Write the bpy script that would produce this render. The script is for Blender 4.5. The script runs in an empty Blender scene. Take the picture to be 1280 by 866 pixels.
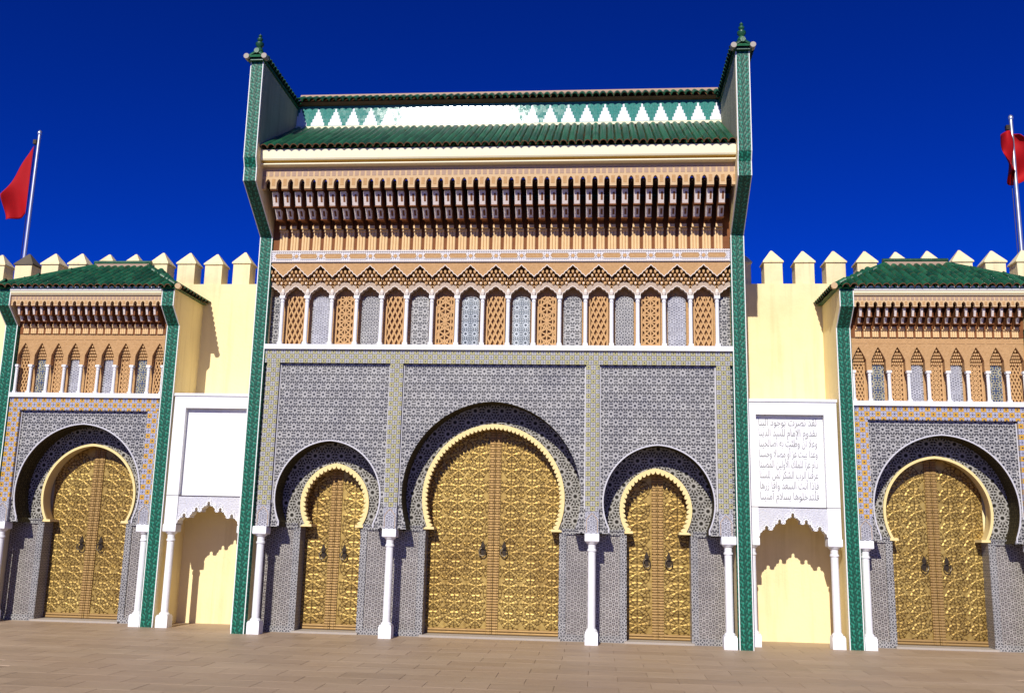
import bpy, bmesh, math, random
from math import sin, cos, pi, sqrt, radians, atan2, asin, acos, tan
from mathutils import Matrix, Vector
random.seed(7)
sc = bpy.context.scene
COL = sc.collection

# ------------------------------------------------------------------ camera
CAM = Vector((2.2837, -20.5298, 2.1944)); YAW, PITCH, ROLL = -0.09137, 0.19297, 0.02263
fwd = Vector((sin(YAW)*cos(PITCH), cos(YAW)*cos(PITCH), sin(PITCH)))
rgt = Vector((cos(YAW), -sin(YAW), 0)); upv = rgt.cross(fwd)
r2 = rgt*cos(ROLL) + upv*sin(ROLL); u2 = upv*cos(ROLL) - rgt*sin(ROLL)
cam = bpy.data.objects.new('camera', bpy.data.cameras.new('camera')); COL.objects.link(cam)
M = Matrix((r2, u2, -fwd)).transposed().to_4x4(); M.translation = CAM
cam.matrix_world = M
cam.data.sensor_width = 36; cam.data.lens = 36*1200/1280; cam.data.clip_end = 2000
sc.camera = cam

# ------------------------------------------------------------------ light
SUN_EL, SUN_AZ = radians(34.7), radians(10)        # azimuth: to the left of straight behind the camera
sdir = Vector((-sin(SUN_AZ)*cos(SUN_EL), -cos(SUN_AZ)*cos(SUN_EL), sin(SUN_EL)))
sl = bpy.data.lights.new('sun', 'SUN'); sl.energy = 5.0; sl.angle = radians(0.5); sl.color = (1, .955, .88)
so = bpy.data.objects.new('sun', sl); COL.objects.link(so)
so.rotation_euler = sdir.to_track_quat('Z', 'Y').to_euler(); so.location = (-8, -30, 25)
w = bpy.data.worlds.new('World'); sc.world = w; w.use_nodes = True
nt = w.node_tree; bgn = nt.nodes['Background']
sky = nt.nodes.new('ShaderNodeTexSky'); sky.sky_type = 'NISHITA'; sky.sun_disc = False
sky.sun_elevation = SUN_EL; sky.sun_rotation = math.atan2(sdir.x, sdir.y)
sky.altitude = 2500; sky.air_density = .9; sky.dust_density = 0.0; sky.ozone_density = 6
tint = nt.nodes.new('ShaderNodeMix'); tint.data_type = 'RGBA'; tint.blend_type = 'MULTIPLY'; tint.inputs[0].default_value = 1
tint.inputs[7].default_value = (.012, .27, 1.16, 1)
gam = nt.nodes.new('ShaderNodeGamma'); gam.inputs[1].default_value = 1.3
nt.links.new(sky.outputs[0], gam.inputs[0]); nt.links.new(gam.outputs[0], tint.inputs[6]); nt.links.new(tint.outputs[2], bgn.inputs[0])
bgn.inputs[1].default_value = .052
vs = sc.view_settings; vs.view_transform = 'Standard'; vs.look = 'None'; vs.gamma = 1; vs.exposure = 0.12
vs.use_curve_mapping = False

# ------------------------------------------------------------------ node helpers
class X:
    def __init__(s, nt, k): s.nt = nt; s.k = k
    def m(s, op, b=None, c=None):
        n = s.nt.nodes.new('ShaderNodeMath'); n.operation = op
        for i, q in enumerate((s, b, c)):
            if q is None: continue
            if isinstance(q, X): s.nt.links.new(q.k, n.inputs[i])
            else: n.inputs[i].default_value = q
        return X(s.nt, n.outputs[0])
    def __add__(s, o): return s.m('ADD', o)
    __radd__ = __add__
    def __sub__(s, o): return s.m('SUBTRACT', o)
    def __rsub__(s, o): return (s*-1)+o
    def __mul__(s, o): return s.m('MULTIPLY', o)
    __rmul__ = __mul__
    def __truediv__(s, o): return s.m('DIVIDE', o)
    def fr(s): return s.m('FRACT')
    def fl(s): return s.m('FLOOR')
    def abs(s): return s.m('ABSOLUTE')
    def sin(s): return s.m('SINE')
    def cos(s): return s.m('COSINE')
    def lt(s, o): return s.m('LESS_THAN', o)
    def gt(s, o): return s.m('GREATER_THAN', o)
    def mx(s, o): return s.m('MAXIMUM', o)
    def mn(s, o): return s.m('MINIMUM', o)
    def mod2(s): return (s*.5).fr()*2
    def sqrt(s): return s.m('SQRT')
    def at2(s, o): return s.m('ARCTAN2', o)

class Mt:
    def __init__(s, name, rough=.6, metal=0.0, spec=.4):
        s.m = bpy.data.materials.new(name); s.m.use_nodes = True; s.nt = s.m.node_tree
        s.b = s.nt.nodes['Principled BSDF']
        s.b.inputs['Roughness'].default_value = rough; s.b.inputs['Metallic'].default_value = metal
        s.b.inputs['Specular IOR Level'].default_value = spec
    def uv(s):
        n = s.nt.nodes.new('ShaderNodeTexCoord'); q = s.nt.nodes.new('ShaderNodeSeparateXYZ')
        s.nt.links.new(n.outputs['UV'], q.inputs[0]); return X(s.nt, q.outputs[0]), X(s.nt, q.outputs[1])
    def pos(s):
        n = s.nt.nodes.new('ShaderNodeNewGeometry'); return n.outputs['Position']
    def noise(s, scale, detail=4, vec=None, stretch=None, rough=.55):
        n = s.nt.nodes.new('ShaderNodeTexNoise'); n.inputs['Scale'].default_value = scale
        n.inputs['Detail'].default_value = detail; n.inputs['Roughness'].default_value = rough
        v = vec or s.pos()
        if stretch:
            mp = s.nt.nodes.new('ShaderNodeMapping'); mp.inputs['Scale'].default_value = stretch
            s.nt.links.new(v, mp.inputs[0]); v = mp.outputs[0]
        s.nt.links.new(v, n.inputs['Vector']); return X(s.nt, n.outputs[0])
    def rand(s):
        n = s.nt.nodes.new('ShaderNodeObjectInfo'); return X(s.nt, n.outputs['Random'])
    def ramp(s, fac, stops, const=False):
        n = s.nt.nodes.new('ShaderNodeValToRGB'); n.color_ramp.interpolation = 'CONSTANT' if const else 'LINEAR'
        e = n.color_ramp.elements
        while len(e) < len(stops): e.new(1)
        for q, (p, c) in zip(e, stops): q.position = p; q.color = (*c, 1)
        s.nt.links.new(fac.k, n.inputs[0]); return n.outputs[0]
    def mix(s, fac, a, b, mode='MIX'):
        n = s.nt.nodes.new('ShaderNodeMix'); n.data_type = 'RGBA'; n.blend_type = mode
        for i, q in ((0, fac), (6, a), (7, b)):
            if isinstance(q, X): q = q.k
            if isinstance(q, (int, float)): n.inputs[i].default_value = q
            elif isinstance(q, tuple): n.inputs[i].default_value = (*q, 1)
            else: s.nt.links.new(q, n.inputs[i])
        return n.outputs[2]
    def done(s, col, h=None, dist=.01, strength=1.0, rough=None):
        if isinstance(col, tuple): s.b.inputs['Base Color'].default_value = (*col, 1)
        else: s.nt.links.new(col, s.b.inputs['Base Color'])
        if rough is not None: s.nt.links.new(rough.k, s.b.inputs['Roughness'])
        if h is not None:
            n = s.nt.nodes.new('ShaderNodeBump'); n.inputs['Distance'].default_value = dist; n.inputs['Strength'].default_value = strength
            s.nt.links.new(h.k, n.inputs['Height']); s.nt.links.new(n.outputs[0], s.b.inputs['Normal'])
        return s.m

WHT = (.46, .45, .425); DRK = (.020, .020, .022); GRY = (.15, .145, .138); BLU = (.07, .066, .064); OCH = (.42, .27, .04)
MAT = {}

def plain(name, c1, c2, scale=3, rough=.7, spec=.3, bump=0, bscale=30, metal=0, streak=None):
    t = Mt(name, rough, metal, spec)
    col = t.mix(t.noise(scale, 5, stretch=streak), c1, c2)
    MAT[name] = t.done(col, t.noise(bscale, 6) if bump else None, bump or .01)

def plaster(name, c1, c2, stain, amount, rough=.85):
    """lime plaster: soft patches, rain streaks and a few scuffs"""
    t = Mt(name, rough, 0, .2)
    c = t.mix(t.noise(1.1, 6), c1, c2)
    st = t.noise(1.0, 6, stretch=(5, 5, .35), rough=.6); pt = t.noise(.55, 5, rough=.65); sc_ = t.noise(7, 6, rough=.7)
    c = t.mix((st-.50).mx(0)*(2.6*amount), c, stain)
    c = t.mix((pt-.52).mx(0)*(2.2*amount), c, stain)
    c = t.mix(sc_.gt(.69)*(.35*amount), c, stain)
    c = t.mix(.10, c, t.ramp(t.rand(), [(0, (.78, .76, .70)), (1, (1, 1, 1))]), 'MULTIPLY')
    MAT[name] = t.done(c, t.noise(16, 6)+t.noise(3, 3), .006)

def zellige(name, s, petals=8, stag=True, amp=.16, c=(WHT, DRK, GRY, BLU), hx=.88, rough=.12, spec=.5):
    """rosettes on a staggered grid: star, petals, ring, and small stars in the corners"""
    t = Mt(name, rough, 0, spec); u, v = t.uv()
    gv = v/(s*hx); gu = u/s
    if stag: gu = gu + (gv.fl()).mod2()*.5
    a = gu.fr()-.5; b = (gv.fr()-.5)*hx
    r = (a*a+b*b).sqrt(); th = b.at2(a)
    rr = r*((th*petals).cos()*amp+1)
    W, D, G, B = c
    c1 = t.ramp(rr, [(0, D), (.11, G), (.15, W), (.25, G), (.33, B), (.38, D), (.46, W), (.53, G), (.60, D)], True)
    p = (th*petals).cos()
    c2 = t.mix((p.gt(.5))*(r.gt(.25))*(r.lt(.46)), c1, W)
    n = t.noise(1.3, 5, rough=.65); jit = (gu.fl()*12.99+gv.fl()*78.23).sin()*437.5
    c3 = t.mix(.5, c2, t.ramp(n*.7+jit.fr()*.3, [(.3, (.52, .50, .47)), (.7, (1, .985, .95))]), 'MULTIPLY')
    MAT[name] = t.done(c3, rr, .003, rough=n*.5+rough)

zellige('zellige_spandrel', .205, 8)
zellige('zellige_pier', .135, 6, c=((.40, .38, .35), (.025, .022, .02), (.17, .15, .135), (.12, .085, .08)))
zellige('zellige_recess', .30, 12, True, .10, c=((.40, .385, .345), (.016, .014, .010), (.14, .13, .108), (.05, .045, .033)), rough=.4, spec=.15)
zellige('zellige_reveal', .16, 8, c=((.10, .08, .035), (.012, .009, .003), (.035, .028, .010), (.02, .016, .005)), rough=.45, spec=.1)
zellige('zellige_fine', .105, 6, c=((.60, .60, .62), (.05, .05, .06), (.26, .26, .30), (.14, .14, .18)))
zellige('zellige_star', .20, 12, False, .14, c=((.55, .58, .60), (.03, .04, .05), (.13, .17, .19), (.07, .12, .13)), hx=1)
zellige('zellige_blue', .27, 12, False, .10, c=((.42, .38, .22), (.02, .03, .06), (.10, .13, .20), (.06, .09, .17)), hx=1)
zellige('zellige_frame', .13, 4, c=((.42, .41, .39), (.025, .025, .026), (.15, .145, .145), (.10, .10, .105)), hx=1)

plain('zellige_edge', (.60, .59, .60), (.42, .41, .43), 30, .5, .4)
def border(name, s, yel, pale, line, rough=.3):
    t = Mt(name, rough, 0, .5); u, v = t.uv()
    gu = u/s; gv = v/s
    chk = (gu.fl()+gv.fl()).mod2()
    a = (gu.fr()-.5).abs(); b = (gv.fr()-.5).abs()
    c = t.mix(chk, yel, pale)
    c = t.mix((a.mx(b)).gt(.44), c, line)
    c = t.mix((a+b).lt(.20), c, (.05, .05, .07))
    c = t.mix(((a+b).gt(.34))*((a+b).lt(.44))*chk, c, (.10, .10, .13))
    n = t.noise(3, 3)
    MAT[name] = t.done(t.mix(.3, c, t.ramp(n, [(.3, (.6, .6, .6)), (.7, (1, 1, 1))]), 'MULTIPLY'), (a.mx(b)).lt(.44), .002)
border('border_main', .104, (.40, .37, .15), (.50, .49, .44), (.16, .15, .13))
border('border_side', .116, (.56, .31, .02), (.46, .45, .53), (.30, .29, .33))

def greenstrip():
    t = Mt('green_carved_tile', .5, 0, .3); u, v = t.uv()
    k = 2*pi
    a = u*(k/.145); b = v*(k/.27)
    f = (a + (b.sin()*1.9)).sin()*(b + (a*.5).cos()*2.2).cos()
    g = ((a*2+b).sin()*(b*3-a).cos()*.55 + f)
    n = t.noise(1.2, 3)
    c = t.ramp(g, [(0, (.003, .065, .038)), (.08, (.005, .085, .05)), (.20, (.011, .165, .10)), (.75, (.015, .20, .125)), (1, (.022, .23, .15))])
    c = t.mix(.5, c, t.ramp(n, [(.3, (.6, .75, .7)), (.7, (1, 1, 1))]), 'MULTIPLY')
    MAT['green_carved_tile'] = t.done(c, g, .0025)
greenstrip()

def glaze():
    t = Mt('green_glazed_tile', .25, 0, .5)
    n = t.noise(9, 5); rd = t.rand()
    c = t.ramp(n*.6+rd*.4, [(.2, (.004, .034, .013)), (.5, (.009, .075, .030)), (.8, (.020, .13, .055))])
    c = t.mix(t.noise(30, 4).gt(.66), c, (.10, .12, .06))
    MAT['green_glazed_tile'] = t.done(c, t.noise(40, 3), .003, rough=n*.35+.24)
glaze()

def brass(name, plainbar=False):
    t = Mt(name, .34, .66, .5); u, v = t.uv()
    s = .46
    a = (u/s+.5).fr()-.5; b = (v/s+.5).fr()-.5
    r = (a*a+b*b).sqrt(); th = b.at2(a)
    val = (th*6).sin().abs()                                   # 0 along the engraved lines between the petals
    lin = (val.lt(.30))*(r.gt(.10))*(r.lt(.46))
    rng = ((r-.30).abs().lt(.018)).mx((r-.15).abs().lt(.016)).mx((r-.44).abs().lt(.02))
    grv = lin.mx(rng)
    eng = (u*150).sin()*(v*150).sin()
    h = (grv*-1.0)+val*.35+eng*.12
    n = t.noise(4, 5); n2 = t.noise(.7, 4)
    lo, mid, hi_ = (.22, .135, .032), (.38, .25, .06), (.56, .405, .125)
    c = t.ramp(h*.5+.5, [(0, (.085, .05, .012)), (.14, lo), (.5, mid), (.72, hi_)])
    c = t.mix(.5, c, t.ramp(n, [(.3, (.62, .55, .46)), (.7, (1, 1, 1))]), 'MULTIPLY')
    c = t.mix(.6, c, t.ramp(n2, [(.35, (.55, .45, .34)), (.65, (1, 1, 1))]), 'MULTIPLY')
    if plainbar: c = t.mix(n, (.24, .145, .05), (.34, .215, .08)); h = (v*110).sin()
    MAT[name] = t.done(c, h, .0035, rough=n*.35+(.45 if plainbar else .33))
brass('brass'); brass('brass_bar', True)

plain('bronze', (.035, .024, .014), (.07, .05, .025), 20, .4, .5, metal=.6)
plaster('marble', (.80, .80, .79), (.74, .745, .75), (.50, .48, .45), .40, .45)
plain('marble_carved', (.66, .66, .68), (.42, .42, .46), 26, .5, .4, bump=.02, bscale=32)
plaster('ochre_plaster', (.82, .68, .36), (.84, .71, .40), (.55, .41, .18), .7)
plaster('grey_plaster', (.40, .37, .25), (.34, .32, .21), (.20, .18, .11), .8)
plaster('merlon_plaster', (.83, .71, .42), (.80, .66, .37), (.44, .33, .19), .9)
plain('dark_cap_plaster', (.16, .13, .09), (.07, .06, .045), 5, .9, .2)
plain('white_plaster', (.82, .80, .76), (.76, .74, .68), 4, .7, .3)
plain('cream_trim', (.78, .63, .29), (.72, .56, .24), 5, .6, .35)
plain('cream_moulding', (.87, .80, .56), (.84, .74, .48), 3, .7, .3)
plain('shaded_moulding', (.55, .33, .07), (.48, .28, .06), 3, .7, .3)  # ochre puts the shade under the upper moulding into the cove's colour
plain('stucco_orange', (.58, .355, .165), (.34, .19, .075), 20, .85, .2, bump=.012, bscale=30)
plain('stucco_lattice', (.58, .355, .165), (.46, .27, .115), 12, .85, .2)
plain('stucco_pale', (.78, .56, .29), (.66, .44, .21), 9, .85, .2)
plain('stucco_white', (.74, .68, .60), (.66, .56, .46), 18, .8, .2)
plain('spandrel_stucco', (.56, .46, .36), (.30, .21, .14), 24, .85, .2, bump=.01, bscale=40)
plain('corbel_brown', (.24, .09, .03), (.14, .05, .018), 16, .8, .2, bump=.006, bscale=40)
plain('corbel_white', (.80, .72, .66), (.60, .48, .40), 30, .8, .2, bump=.01, bscale=50)
plain('fascia_stucco', (.63, .455, .26), (.50, .33, .165), 18, .8, .2, bump=.004, bscale=50)
plain('fascia_ornament', (.42, .30, .22), (.34, .22, .15), 40, .8, .2)
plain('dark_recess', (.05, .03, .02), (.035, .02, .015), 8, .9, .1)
plain('flag_red', (.42, .004, .008), (.34, .003, .006), 8, .75, .2)
plain('flag_green', (.02, .20, .05), (.02, .16, .04), 8, .75, .2)
plain('steel', (.62, .63, .65), (.55, .56, .58), 8, .3, .5, metal=.8)
plain('threshold_stone', (.40, .35, .29), (.33, .29, .235), 6, .7, .3)
plain('terracotta', (.22, .10, .045), (.13, .06, .03), 9, .8, .2)
plain('engraving', (.27, .265, .26), (.20, .20, .20), 9, .8, .2)

def ground_mats():
    for nm, byrand in (('paving', True),):
        t = Mt(nm, .6, 0, .35)
        n1 = t.noise(1.1, 6, stretch=(.35, 1.6, 1), rough=.62); n2 = t.noise(14, 5, stretch=(.3, 1.4, 1)); n3 = t.noise(.18, 3)
        f = n1*.55+n2*.25+n3*.2
        if byrand: f = f*.82+t.rand()*.12+.03
        c = t.ramp(f, [(.30, (.21, .15, .093)), (.45, (.30, .215, .137)), (.56, (.36, .265, .172)), (.72, (.44, .33, .22))])
        pk = t.noise(.5, 4)
        c = t.mix(pk.gt(.5)*.0+(pk-.35).mx(0)*.9, c, (.36, .245, .17))
        c = t.mix(t.noise(3.5, 6, stretch=(.5, 2.2, 1)).gt(.68)*.35, c, (.21, .15, .10))
        MAT[nm] = t.done(c, n2+n1, .004, rough=n1*.4+.38)
ground_mats()
plain('dark_ground', (.11, .095, .08), (.075, .065, .055), 3, .85, .3, bump=.004, bscale=60)  # unseen outer ground, made dark to cut bounce light on the facade
plain('joint', (.29, .21, .135), (.22, .16, .105), 6, .9, .2)

def frieze():
    t = Mt('frieze_tile', .12, 0, .22); u, v = t.uv()
    s = .44
    a = ((u/s).fr()-.5).abs(); lv = (v*11.0).fl()            # v in metres above the frieze foot
    hw = (5.6-lv)*.083
    wht = (a.lt(hw))*(lv.gt(.5))
    base = lv.lt(.5)
    n = t.noise(60, 3)
    g = t.ramp(n, [(.35, (.012, .12, .09)), (.6, (.03, .24, .19)), (.75, (.10, .34, .29))])
    c = t.mix(wht, g, (.76, .77, .78))
    q = ((u*28).fr()-.5).abs().gt(.44)+((v*28).fr()-.5).abs().gt(.44)
    c = t.mix(q.mn(1)*.35, c, (.35, .36, .36))
    jj = ((u*14).fl()*12.99+(v*14).fl()*78.23).sin()*437.5
    MAT['frieze_tile'] = t.done(c, n, .0005, rough=jj.fr()*.07+.06)
frieze()

def band():
    t = Mt('inscription_band', .5, 0, .4); u, v = t.uv()
    a = ((u/.05).fr()-.5).abs(); b = ((v/.05).fr()-.5).abs()
    c = t.mix((a+b).lt(.36), (.58, .56, .57), (.16, .15, .17))
    MAT['inscription_band'] = t.done(c)
band()

# ------------------------------------------------------------------ mesh helpers
class MB:
    def __init__(s): s.v = []; s.f = []; s.mi = []; s.uvs = {}
    def add(s, vs, fs, m=0, uv=None):
        o = len(s.v); s.v += [tuple(q) for q in vs]
        for i, f in enumerate(fs):
            if uv is not None: s.uvs[len(s.f)] = [uv[k] for k in f]
            s.f.append(tuple(o+k for k in f)); s.mi.append(m)
        return s
    def box(s, x0, x1, y0, y1, z0, z1, m=0):
        return s.add([(x0, y0, z0), (x1, y0, z0), (x1, y1, z0), (x0, y1, z0), (x0, y0, z1), (x1, y0, z1), (x1, y1, z1), (x0, y1, z1)],
                     [(0, 3, 2, 1), (4, 5, 6, 7), (0, 1, 5, 4), (1, 2, 6, 5), (2, 3, 7, 6), (3, 0, 4, 7)], m)
    def prism(s, pts, y0, y1, m=0, ms=None, back=True):
        """polygon in x,z (anticlockwise seen from -y) pushed from y0 back to y1"""
        n = len(pts); ms = m if ms is None else ms
        s.add([(x, y0, z) for x, z in pts], [tuple(range(n))], m)
        if back: s.add([(x, y1, z) for x, z in pts], [tuple(range(n-1, -1, -1))], ms)
        L = 0
        for i in range(n):
            a, b = pts[i], pts[(i+1) % n]; d = sqrt((a[0]-b[0])**2+(a[1]-b[1])**2)
            s.add([(a[0], y0, a[1]), (a[0], y1, a[1]), (b[0], y1, b[1]), (b[0], y0, b[1])], [(0, 1, 2, 3)], ms if not callable(ms) else ms(i),
                  [(L, y0), (L, y1), (L+d, y1), (L+d, y0)]); L += d
        return s
    def yzprism(s, pts, x0, x1, m=0):
        n = len(pts)
        s.add([(x0, y, z) for y, z in pts], [tuple(range(n))], m)
        s.add([(x1, y, z) for y, z in pts], [tuple(range(n-1, -1, -1))], m)
        for i in range(n):
            a, b = pts[i], pts[(i+1) % n]
            s.add([(x0, *a), (x1, *a), (x1, *b), (x0, *b)], [(0, 1, 2, 3)], m)
        return s
    def lathe(s, prof, n=16, cx=0, cy=0, m=0, square=False):
        vs = []; fs = []
        for r, z in prof:
            for k in range(n):
                t = 2*pi*k/n + (pi/4 if square else 0); rr = r*(sqrt(2) if square else 1)
                vs.append((cx+rr*cos(t), cy+rr*sin(t), z))
        for i in range(len(prof)-1):
            for k in range(n):
                a = i*n+k; b = i*n+(k+1) % n; fs.append((a, b, b+n, a+n))
        fs.append(tuple(range(n-1, -1, -1))); fs.append(tuple((len(prof)-1)*n+k for k in range(n)))
        return s.add(vs, fs, m)
    def seg(s, p, q, wd, y0, y1, m=0):
        dx, dz = q[0]-p[0], q[1]-p[1]; L = sqrt(dx*dx+dz*dz) or 1; nx, nz = -dz/L*wd/2, dx/L*wd/2
        return s.prism([(p[0]-nx, p[1]-nz), (q[0]-nx, q[1]-nz), (q[0]+nx, q[1]+nz), (p[0]+nx, p[1]+nz)], y0, y1, m)
    def line(s, pts, wd, y0, y1, m=0):
        for a, b in zip(pts, pts[1:]): s.seg(a, b, wd, y0, y1, m)
        return s
    def tube(s, pts, r, n=8, m=0):
        vs = []; fs = []; P = [Vector(p) for p in pts]
        for i, p in enumerate(P):
            d = (P[min(i+1, len(P)-1)]-P[max(i-1, 0)]).normalized()
            a = d.orthogonal().normalized() if i == 0 else (a - d*a.dot(d)).normalized()
            b = d.cross(a); rr = r[i] if isinstance(r, (list, tuple)) else r
            for k in range(n): vs.append(p+a*rr*cos(2*pi*k/n)+b*rr*sin(2*pi*k/n))
        for i in range(len(P)-1):
            for k in range(n): fs.append((i*n+k, i*n+(k+1) % n, (i+1)*n+(k+1) % n, (i+1)*n+k))
        fs.append(tuple(range(n-1, -1, -1))); fs.append(tuple((len(P)-1)*n+k for k in range(n)))
        return s.add(vs, fs, m)
    def mesh(s, name, mats, smooth=False, uvoff=(0, 0)):
        me = bpy.data.meshes.new(name); me.from_pydata(s.v, [], s.f)
        for q in (mats if isinstance(mats, (list, tuple)) else [mats]): me.materials.append(MAT[q])
        me.polygons.foreach_set('material_index', s.mi)
        lay = me.uv_layers.new(name='UVMap').data
        for p in me.polygons:
            ex = s.uvs.get(p.index); n = p.normal; ax = (abs(n.x), abs(n.y), abs(n.z))
            for j, li in enumerate(p.loop_indices):
                if ex: lay[li].uv = ex[j]; continue
                x, y, z = s.v[me.loops[li].vertex_index]
                lay[li].uv = (x-uvoff[0], z-uvoff[1]) if ax[1] >= .55*max(ax) else ((y, z-uvoff[1]) if ax[0] >= ax[2] else (x-uvoff[0], y))
        if smooth:
            me.polygons.foreach_set('use_smooth', [True]*len(me.polygons))
            me.set_sharp_from_angle(angle=radians(38))
        return me
    def build(s, name, mats, parent=None, smooth=False, uvoff=(0, 0)):
        return ob(name, s.mesh(name, mats, smooth, uvoff), parent)

def ob(name, me, parent=None, loc=(0, 0, 0), rot=(0, 0, 0), scale=None):
    o = bpy.data.objects.new(name, me); COL.objects.link(o); o.parent = parent; o.location = loc; o.rotation_euler = rot
    if scale: o.scale = scale
    return o
def tag(o, label=None, cat=None, group=None, kind=None):
    for k, q in (('label', label), ('category', cat), ('group', group), ('kind', kind)):
        if q: o[k] = q
    return o
def thing(name, loc, label, cat, group=None):
    return tag(ob(name, None, None, loc), label, cat, group)
def copy_tree(o, parent=None, skip=()):
    c = o.copy(); COL.objects.link(c); c.parent = parent
    for ch in list(KIDS.get(o, [])): copy_tree(ch, c)
    return c

def horseshoe(cx, cz, R, e, zf, off=0.0, n=36):
    """two-centred horseshoe outline from the left foot over the apex to the right foot; off pushes it inwards"""
    rad = R+e-off; half = []
    ph0 = asin(max(-1, (zf-cz)/rad)); ph1 = acos(min(1, e/rad))
    for i in range(n+1):
        p = ph0+(ph1-ph0)*i/n; half.append((-e+rad*cos(p), cz+rad*sin(p)))
    return [(cx-x, z) for x, z in half] + [(cx+x, z) for x, z in reversed(half[:-1])]

def ring_mesh(cx, cz, R, e, zf, t_out, t_in, teeth, y0, y1, m=0, per=6):
    """cream arch lip: outer line on the arch, inner edge cut into round teeth"""
    N = (teeth or 12)*per; outer = horseshoe(cx, cz, R, e, zf, 0, N//2); mb = MB(); n = len(outer); inn = []
    base = horseshoe(cx, cz, R, e, zf, t_out, N//2); deep = horseshoe(cx, cz, R, e, zf, t_in, N//2)
    for i in range(n):
        ph = (i % per)/per
        k = (abs(sin(pi*ph))**.6) if teeth and t_in > t_out else 0
        inn.append((base[i][0]+(deep[i][0]-base[i][0])*k, base[i][1]+(deep[i][1]-base[i][1])*k))
    vs = []; fs = []
    for i in range(n): vs += [(outer[i][0], y0, outer[i][1]), (inn[i][0], y0, inn[i][1]), (inn[i][0], y1, inn[i][1]), (outer[i][0], y1, outer[i][1])]
    for i in range(n-1):
        a = 4*i; b = a+4
        fs += [(a, b, b+1, a+1), (a+1, b+1, b+2, a+2), (a+2, b+2, b+3, a+3), (a+3, b+3, b, a)]
    fs += [(0, 1, 2, 3), (4*n-1, 4*n-2, 4*n-3, 4*n-4)]
    return mb.add(vs, fs, m)

# ------------------------------------------------------------------ shared small meshes
def column(parent, x, y, z0, z1, r, bw, bh, cw, ch, name='column', cache={}):
    key = (round(z1-z0, 3), r, bw)
    if key not in cache:
        H = z1-z0; b = MB()
        b.lathe([(bw/2, 0), (bw/2, bh*.78), (bw/2*.9, bh*.84), (bw/2*.9, bh*.9)], 4, square=True)
        b.lathe([(bw*.42, bh*.9), (bw*.44, bh*.95), (r*1.1, bh*1.08)], 14)
        s = MB(); s.lathe([(r*1.02, bh), (r, bh+.05), (r*.97, H-ch*1.7), (r*1.18, H-ch*1.65), (r*1.18, H-ch*1.5), (r*.97, H-ch*1.45), (r, H-ch)], 18)
        c = MB(); c.lathe([(r*1.05, H-ch*1.02), (cw*.40, H-ch*.9), (cw*.46, H-ch*.75)], 14)
        c.lathe([(cw*.45, H-ch*.78), (cw*.5, H-ch*.70), (cw*.5, H-.012), (cw*.47, H)], 4, square=True)
        cache[key] = (b.mesh('base', 'marble', True), s.mesh('shaft', 'marble', True), c.mesh('capital', 'marble', True))
    t = ob(name, None, parent, (x, y, z0))
    for nm, me in zip(('base', 'shaft', 'capital'), cache[key]): ob(nm, me, t)
    return t

def tile_mesh(wd, L, name='roof_tile', m='green_glazed_tile', rim='terracotta'):
    """one half-round glazed tile lying along +y, its lower end at y=0 and closed by a rim"""
    b = MB(); n = 7; vs = []; fs = []
    for (y, r) in ((0, wd/2), (L, wd/2*.86)):
        for k in range(n):
            a = pi*k/(n-1); vs.append((-cos(a)*r, y, sin(a)*r*1.05))
    for (y, r) in ((0, wd/2*.84),):
        for k in range(n):
            a = pi*k/(n-1); vs.append((-cos(a)*r, y, sin(a)*r*1.05-.004))
    for k in range(n-1): fs += [(k, k+1, n+k+1, n+k)]
    b.add(vs, fs)
    b.add(vs, [(k, 2*n+k, 2*n+k+1, k+1) for k in range(n-1)], 1)
    return b.mesh(name, [m, rim], True)

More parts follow.
